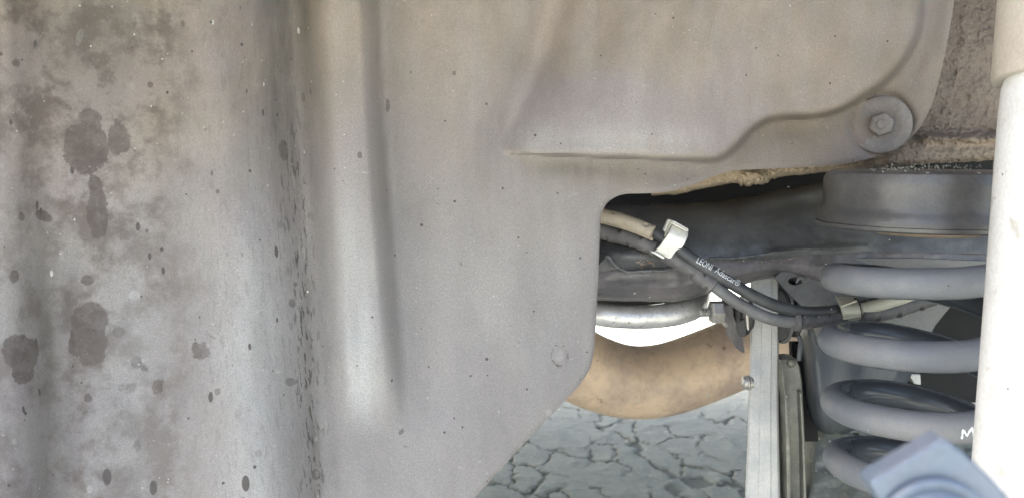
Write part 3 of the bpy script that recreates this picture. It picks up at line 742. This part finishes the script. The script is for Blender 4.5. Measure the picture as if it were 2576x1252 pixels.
slab('gap_shade_backing', [(1992,862,404),(2045,862,404),(2052,1000,404),(2060,1110,404),(2000,1110,404)], 5, M_floor_shade, bb)  # dark slab added as the shade in the gap beside the bracket
bluebracket()
# bits behind the coils at right
o = slab('heat_shield_tab', [(2286,940,430),(2316,940,430),(2318,968,430),(2300,965,430)], 6, M_alu, None); tag(o, 'small bright metal tab glimpsed between the third coil and exhaust', 'tab')
# ------------------------------------------------------------------ lower arm
def lower_arm():
    us = np.arange(2000, 2660, 5.0); vs = np.arange(1030, 1420, 5.0); U, V_ = np.meshgrid(us, vs)
    D = 440 - (V_-1030)*.26 + 14*(1-sstep(U, 2010, 2050))
    D = D - 4*np.exp(-((U-2300)/160)**2)*sstep(V_, 1080, 1200) - (fbm(U/25, V_/25, 4, 51)-.5)*5 - (fbm(U/5, V_/5, 3, 52)-.5)*1.0
    D = D + 2.5*(1-sstep(np.abs((U-2130)*.25-(V_-1085)), 0, 6))*(U < 2160)*(U > 2050)
    o = sheet('lower_control_arm', PN(U, V_, D), 4, M_lower, None)
    tag(o, 'dusty olive grey lower arm beneath the coil spring', 'suspension arm')
lower_arm()
def debris():
    V = []; F = []
    for i in range(26):
        u = random.uniform(2040, 2200); v = random.uniform(1100, 1250)
        c = P(u, v, 440-(v-1030)*.26-6.0); r = random.uniform(.0002, .0007); n = len(V)
        for a in [(1,0,0),(-1,0,0),(0,1,0),(0,-1,0),(0,0,1),(0,0,-1)]: V.append(c+Vector(a)*r*random.uniform(.4, 1.3))
        F += [(n, n+2, n+4), (n+2, n+1, n+4), (n+1, n+3, n+4), (n+3, n, n+4), (n+2, n, n+5), (n+1, n+2, n+5), (n+3, n+1, n+5), (n, n+3, n+5)]
    o = mesh_obj('grit', V, F, M_alu, None, False); tag(o, 'pale grit scattered on the lower arm', 'grit', kind='stuff')
debris()

# ------------------------------------------------------------------ coil spring and upper cup
SC = P(2310, 626, 310); SX, SY = SC.x+.0037, P(2310, 400, 310).y
def zh(h): return CAM.z - h/1000
def spring():
    t = thing('coil_spring', 'thick blue grey coil spring standing behind the white shock absorber', 'coil spring', (SX, SY, zh(150)))
    # angle 0 = towards the viewer, increasing towards the left, rear, right
    pts = []
    key_a = [-130, 0, 90, 180, 360, 450, 540, 720, 810, 900, 1080, 1170, 1260, 1440]
    key_h = [33.5, 43.1, 46.6, 51.5, 69.6, 72.6, 76.0, 95.8, 98.4, 102, 119.0, 122.2, 128, 137]
    for a in np.arange(-78, 1440, 5):
        h = float(np.interp(a, key_a, key_h)); R = float(np.interp(a, [0, 800, 1440], [32.5, 32.5, 32.3])); r = math.radians(a)
        ox = .0012+.000085*max(0, h-72)
        pts.append(np.array((SX+ox-R/1000*math.sin(r), SY-R/1000*math.cos(r), zh(h))))
    # soften the joints of the piecewise pitch
    for _ in range(6):
        q = [p.copy() for p in pts]
        for i in range(1, len(pts)-1): q[i][2] = (pts[i-1][2]+pts[i][2]*2+pts[i+1][2])/4
        pts = q
    V, F = tube_vf(pts, .00575, 30, ref=(0, 0, 1))
    VV = np.array([tuple(p) for p in V]); N_ = len(V)//30; ctr = VV.reshape(N_, 30, 3).mean(1).repeat(30, 0); nrm = VV-ctr; nrm /= np.linalg.norm(nrm, axis=1)[:, None]+1e-9
    rad = ctr-np.array([SX, SY, 0]); rad[:, 2] = 0; rad /= np.linalg.norm(rad, axis=1)[:, None]
    dust = np.clip(.55+.75*(nrm*rad).sum(1)+.25*nrm[:, 2]-.15, 0, 1)
    w_ = mesh_obj('coil_wire', V, F, M_spring, t, True, {'dust': dust})
    return t, w_
spt, spw = spring()
cup = thing('spring_seat_cup', 'dark grey round cup seating the top of the coil spring', 'spring seat', (SX, SY, zh(26)))
def upcup():
    pr = [(8, .1), (4.4, .1), (4.2, 28), (4.4, 34), (5.4, 36.3), (7.5, 37.2), (10, 37.3), (17.5, 37.2), (19.4, 37.7), (20.8, 38.9), (22.6, 39.3), (24.0, 39.3)]
    lathe('shell', (SX, SY, CAM.z), (0, 0, -1), [(h*mm, r*mm) for h, r in pr if h > 4.3 or r > 1], M_cup, cup, 128)
    lathe('rim', (SX, SY, CAM.z), (0, 0, -1), [(24.0*mm, 39.0*mm), (24.2*mm, 39.8*mm), (25.5*mm, 39.6*mm), (26.1*mm, 38.6*mm), (26.3*mm, 30*mm), (26.2*mm, .1*mm)], M_cup, cup, 128)
    lathe('rubber_pad', (SX-.000, SY-.003, CAM.z), (0, 0, -1), [(26*mm, 20.5*mm), (27.5*mm, 20*mm), (28.6*mm, 18.5*mm), (28.8*mm, .1*mm)], M_pad, cup, 64)
upcup()

# ------------------------------------------------------------------ shock absorber
sh = thing('shock_absorber', 'white shock absorber tube with a cream dust cover down the right edge', 'shock absorber', tuple(P(2600, 1400, 232)))
a0 = P(2748, -150, 234); a1 = P(2632, 1400, 232)
ax = (a1-a0).normalized()
jn = a0 + (a1-a0)*((P(2690, 199, 234)-a0).length/(a1-a0).length)
Lc = (jn-a0).length; Lt = (a1-jn).length
lathe('tube', jn-ax*.01, ax, [(0, .0195), (.0105, .0196), (.012, .0201), (.02, .0204), (Lt, .0204), (Lt+.01, .0204)], M_white, sh, 96)
lathe('dust_cover', a0, ax, [(0, .0228), (Lc-.0008, .0230), (Lc, .0226), (Lc, .0196)], M_collar, sh, 96)

# ------------------------------------------------------------------ cables
cab = thing('speed_sensor_cable', 'smooth black cable printed with white lettering, the upper of the two', 'cable', tuple(P(1900, 740, 352)))
cA = [(1440,520,366),(1520,546,362),(1600,567,358),(1640,580,355),(1690,613,351),(1730,643,349),(1790,683,348),(1850,718,348),(1900,746,348),(1960,771,349),(2020,784,352),(2080,783,357),(2135,775,361),(2200,762,364),(2290,738,366),(2400,700,370)]
cabA = tube('jacket', [P(*p) for p in cA], .00262, M_cable, cab, 28, 8)
def dent_fun(dents):
    def f(s, th):
        r = 1.0
        for (s0, t0, ds, dt, a) in dents:
            x = ((s-s0)/ds)**2+(((th-t0+PI) % (2*PI)-PI)/dt)**2
            if x < 4: r += a*math.exp(-x)
        return r
    return f
rr = random.Random(3)
slA = [(1470,530,365),(1516,541.5,361.5),(1560,553,359),(1600,567,356.5),(1642,584,353)]
dn = dent_fun([(.60, .75, .010, .3, -.4), (.64, .75, .010, .3, -.4), (.42, -.95, .015, .3, -.4), (.90, -.75, .022, .28, -.5), (.78, .35, .016, .12, .2)])
tube('tan_sleeve', [P(*p) for p in slA], .0031, M_tan, cab, 40, 16, rfun=dn)
tube('sleeve_lip', [P(p[0]+1, p[1]+13.5, p[2]+1.5) for p in slA], .00075, M_tan, cab, 12, 12)
tube('sleeve_lip', [P(p[0]+1, p[1]+18.5, p[2]+2.2) for p in slA], .0006, M_tan, cab, 12, 12)
slB = [(2160,779,360),(2195,771,362),(2240,758,364),(2300,738,366)]
tube('cream_sleeve', [P(*p) for p in slB], .0029, M_cream, cab, 24, 8, rfun=dent_fun([(.25,.2,.02,.3,-.15),(.6,.9,.02,.3,-.25)]))
cab2 = thing('brake_wear_cable', 'grey cable in a notched corrugated sleeve, the lower of the two', 'cable', tuple(P(1900, 790, 352)))
cB = [(1440,560,370),(1520,582,367),(1640,620,360),(1690,648,355),(1745,682,352),(1790,714,350),(1830,744,349),(1870,770,349),(1930,798,349),(1990,809,351),(2050,806,355),(2130,795,361),(2210,785,366),(2310,756,370),(2420,720,374)]
tube('core', [P(*p) for p in cB], .00268, M_cable2, cab2, 28, 8)
def notches(n, seed, a=-.34):
    q = random.Random(seed); L = []
    for k in range(n):
        s0 = (k+.5)/n; th = 1.1*(1 if k % 2 else -1)+q.uniform(-.3, .3)
        L.append((s0, th, .16/n, .42, a)); L.append((s0+.27/n, th, .16/n, .5, -a*.45))
    return dent_fun(L)
tube('corrugated_sleeve', [P(*p) for p in [(1440,560,370),(1520,584,366),(1570,597,363),(1610,609,361),(1650,624,359)]], .0035, M_sleeve, cab2, 36, 20, rfun=notches(8, 1))
tube('corrugated_sleeve', [P(*p) for p in [(1676,640,356),(1710,660,353.5),(1745,683,351),(1775,704,350),(1796,719,349)]], .0036, M_sleeve, cab2, 36, 20, rfun=notches(6, 2))
tube('corrugated_sleeve', [P(*p) for p in [(2003,809,351),(2030,807,353),(2070,803,356),(2120,797,360)]], .0033, M_sleeve, cab2, 36, 20, rfun=notches(7, 3))
tube('corrugated_sleeve', [P(*p) for p in [(2158,793,361),(2200,786,365),(2250,776,368),(2310,757,370),(2400,728,373)]], .0042, M_sleeve, cab2, 36, 20, rfun=notches(9, 4))
lathe('end_bead', P(2005, 809, 351), (1, 0, 0), [(-.0012, .0030), (-.0008, .0040), (.0008, .0041), (.0013, .0034)], M_sleeve, cab2, 32)

# printed lettering, wrapped on the cable
def bvh_of(o):
    org = Vector(ORG(o)); return BVHTree.FromPolygons([v.co+org for v in o.data.vertices], [tuple(p.vertices) for p in o.data.polygons])
def hit(bv, u, v, fallback, off=.00012):
    d = (P(u, v, 1000)-CAM).normalized(); loc, nrm, i, dist = bv.ray_cast(CAM, d)
    if loc is None: return fallback
    return loc - d*off
def lettering(txt, p0, p1, hpx, bv, parent, d0, spacing=1.0):
    cu = bpy.data.curves.new('lettering', 'FONT'); cu.body = txt; cu.size = 1; cu.space_character = spacing; cu.resolution_u = 3; cu.offset = -.006
    to = bpy.data.objects.new('lettering_tmp', cu); COL.objects.link(to); bpy.context.view_layer.update()
    dg = bpy.context.evaluated_depsgraph_get(); me = bpy.data.meshes.new_from_object(to.evaluated_get(dg)); bpy.data.objects.remove(to)
    bm = bmesh.new(); bm.from_mesh(me); bmesh.ops.triangulate(bm, faces=bm.faces)
    for _ in range(3):
        lg = [e for e in bm.edges if e.calc_length() > .16]
        if lg: bmesh.ops.subdivide_edges(bm, edges=lg, cuts=1); bmesh.ops.triangulate(bm, faces=bm.faces)
    xs = [v.co.x for v in bm.verts]; x0, x1 = min(xs), max(xs)
    dx, dy = p1[0]-p0[0], p1[1]-p0[1]; L = math.hypot(dx, dy); tx, ty = dx/L, dy/L; nx, ny = ty, -tx
    k = hpx/.72; V = []
    for v in bm.verts:
        s = (v.co.x-x0)/(x1-x0)*L; h = (v.co.y-.35)*k
        bow = 0
        u_ = p0[0]+tx*s+nx*h; v_ = p0[1]+ty*s+ny*h+bow; V.append(hit(bv, u_, v_, P(u_, v_, d0)))
    bm.verts.index_update(); F = [tuple(q.index for q in f.verts) for f in bm.faces]; bm.free()
    mesh_obj('lettering', V, F, M_print, parent, False)
bvA = bvh_of(cabA)
lettering('LEONI', C1(1278, 918), C1(1440, 1010), 16.5, bvA, cab, 346)
lettering('Adascar\u00ae', C1(1482, 1030), C1(1752, 1192), 15.5, bvA, cab, 346)
# brush-painted M on the coil
def paint_mark():
    bv = bvh_of(spw); V = []; F = []
    line = [(2419.5,1103),(2423,1079.5),(2432.5,1095),(2445,1074),(2451,1101)]
    fine = []
    for a, b in zip(line[:-1], line[1:]):
        for k in range(8): fine.append((a[0]+(b[0]-a[0])*k/8, a[1]+(b[1]-a[1])*k/8))
    fine.append(line[-1])
    n = len(fine)
    for i, (u, v) in enumerate(fine):
        a = fine[max(i-1, 0)]; b = fine[min(i+1, n-1)]; dx, dy = b[0]-a[0], b[1]-a[1]; L = math.hypot(dx, dy)+1e-6
        wd = 2.6+.6*math.sin(i*1.3)
        for sg in (-1, 0, 1): V.append(hit(bv, u-dy/L*wd*sg, v+dx/L*wd*sg, P(u, v, 280), .00015))
    for i in range(n-1):
        for k in (0, 1): F.append((3*i+k, 3*i+k+1, 3*i+3+k+1, 3*i+3+k))
    mesh_obj('painted_letter', V, F, M_print, spt, True)
paint_mark()

# ------------------------------------------------------------------ cable clips
c1 = thing('cable_clip', 'white plastic clip holding both cables beside the liner opening', 'cable clip', tuple(P(1690, 600, 350)))
def band(name, L, Rr, D, thick, mat, parent, n=6, m=6):
    L = catmull([(*p, d) for p, d in zip(L, D)], n); Rr = catmull([(*p, d) for p, d in zip(Rr, D)], n)
    G = []
    for a, b in zip(L, Rr):
        G.append([tuple(P(*(a+(b-a)*t))) for t in np.linspace(0, 1, m)])
    o = sheet(name, np.array(G), thick, mat, parent); return o
band('strap', [C1(*p) for p in [(1003,515),(975,585),(945,640),(900,705),(850,775),(795,832)]], [C1(*p) for p in [(1172,600),(1165,655),(1140,715),(1100,785),(1045,812),(968,916)]],
     [350,345,343,345,347.5,352], 1.6, M_clip, c1)
slab('top_ridge', [(*C1(x, y), 343.5) for x, y in [(1000,488),(1020,487),(1175,575),(1172,605),(1150,600),(1000,520)]], 7, M_clip, c1, .0003)
slab('top_groove', [(*C1(x, y), 342.6) for x, y in [(1008,512),(1012,505),(1168,590),(1166,598)]], 2, M_tan, c1, .0001)
slab('back_tab', [(*C1(x, y), 352) for x, y in [(958,468),(1003,480),(965,600),(925,632),(890,605)]], 4, M_clip, c1, .0003)
slab('inner_tab', [(*C1(x, y), 349) for x, y in [(975,500),(1000,505),(950,600),(915,665),(905,655),(935,590)]], 3, M_cream, c1, .0003)
slab('bottom_lip', [(*C1(x, y), 349) for x, y in [(745,826),(800,832),(905,893),(902,912),(880,908)]], 5, M_clip, c1, .0003)
c2 = thing('cable_clip', 'cream green plastic clip holding both cables behind the first coil', 'cable clip', tuple(P(2135, 776, 356)))
band('strap', [C4(*p) for p in [(465,368),(495,430),(523,480),(540,550),(556,620),(566,668)]], [C4(*p) for p in [(690,378),(704,418),(728,480),(744,555),(748,592),(745,628)]],
     [366,360,355,354,356,361], 1.6, M_cream, c2, 5)
slab('upper_rib', [(*C4(x, y), 354.5) for x, y in [(522,470),(700,405),(706,425),(528,492)]], 3, M_cream, c2, .0003)
slab('lower_rib', [(*C4(x, y), 354) for x, y in [(552,612),(746,572),(748,590),(556,630)]], 3, M_cream, c2, .0003)
slab('dark_gasket', [(*C4(x, y), 358) for x, y in [(700,388),(718,392),(748,470),(765,560),(764,600),(748,600),(744,540),(722,460)]], 4, M_blackr, c2, .0004)

# ------------------------------------------------------------------ near bracket, out of focus
nb = thing('knuckle_bracket', 'blurred blue grey bracket corner close to the camera at the bottom right', 'bracket', tuple(P(2380, 1400, 95)))
def near():
    dN = 93
    o = slab('plate', [(2372,1103,dN),(2382,1103,dN),(2440,1150,dN),(2500,1205,dN),(2545,1256,dN),(2620,1340,dN),(2700,1460,dN),(2700,1600,dN),(2300,1600,dN),(2255,1400,dN),(2228,1280,dN),(2192,1222,dN),(2200,1206,dN)], 3.5, M_near, nb, .0009, 4)
    c = P(2350, 1345, dN); axn = (0, -1, 0); k = dN/1000/FPX
    prof = [(-.0004, 150*k), (.0002, 147*k), (.0003, 128*k), (-.0001, 122*k), (.0002, 116*k), (.0014, 110*k), (.0014, 92*k), (.0003, 86*k), (.0003, .1*k)]
    lathe('boss', c+Vector((0, -.0002, 0)), axn, prof, M_near, nb, 72, sharp=False)
near()
# ------------------------------------------------------------------ rust and scrape marks
def flecks():
    bm_src = [o for o in arm.children if o.name.startswith(('upper_shell', 'lower_shell'))]
    bvs = [bvh_of(o) for o in bm_src]; V = []; F = []
    q = random.Random(5)
    def fleck(u, v, rx, ry, rot):
        n = len(V); pts = []
        for k in range(8):
            a = k*PI/4; r = q.uniform(.5, 1.1); x = rx*r*math.cos(a); y = ry*r*math.sin(a)
            pts.append((u+x*math.cos(rot)-y*math.sin(rot), v+x*math.sin(rot)+y*math.cos(rot)))
        c = []
        for (a, b) in pts+[(u, v)]:
            best = None
            for bv in bvs:
                p = hit(bv, a, b, None, .0002)
                if p is not None and (best is None or (p-CAM).length < (best-CAM).length): best = p
            c.append(best)
        if any(p is None for p in c): return
        ds = [(p-CAM).length for p in c]
        if max(ds)-min(ds) > .003: return
        V.extend(c)
        for k in range(8): F.append((n+k, n+(k+1) % 8, n+8))
    for k in range(26): fleck(q.gauss(1625, 16), q.gauss(664, 4), q.uniform(1, 4), q.uniform(.6, 1.8), q.uniform(-.3, .5))
    for k in range(14): fleck(q.uniform(1590, 1680), q.uniform(630, 660), q.uniform(1, 4), q.uniform(.5, 1.2), q.uniform(-.2, .3))
    for k in range(20): fleck(q.uniform(1900, 2050), 655+q.gauss(0, 5)-(0), q.uniform(2, 6), q.uniform(.4, .9), q.uniform(-.25, 0))
    if V: o = mesh_obj('rust_flecks', V, F, M_rust, arm, False)
    if V: o['kind'] = 'stuff'
flecks()
for o in list(bpy.data.objects):
    if '_o' in o: del o['_o']
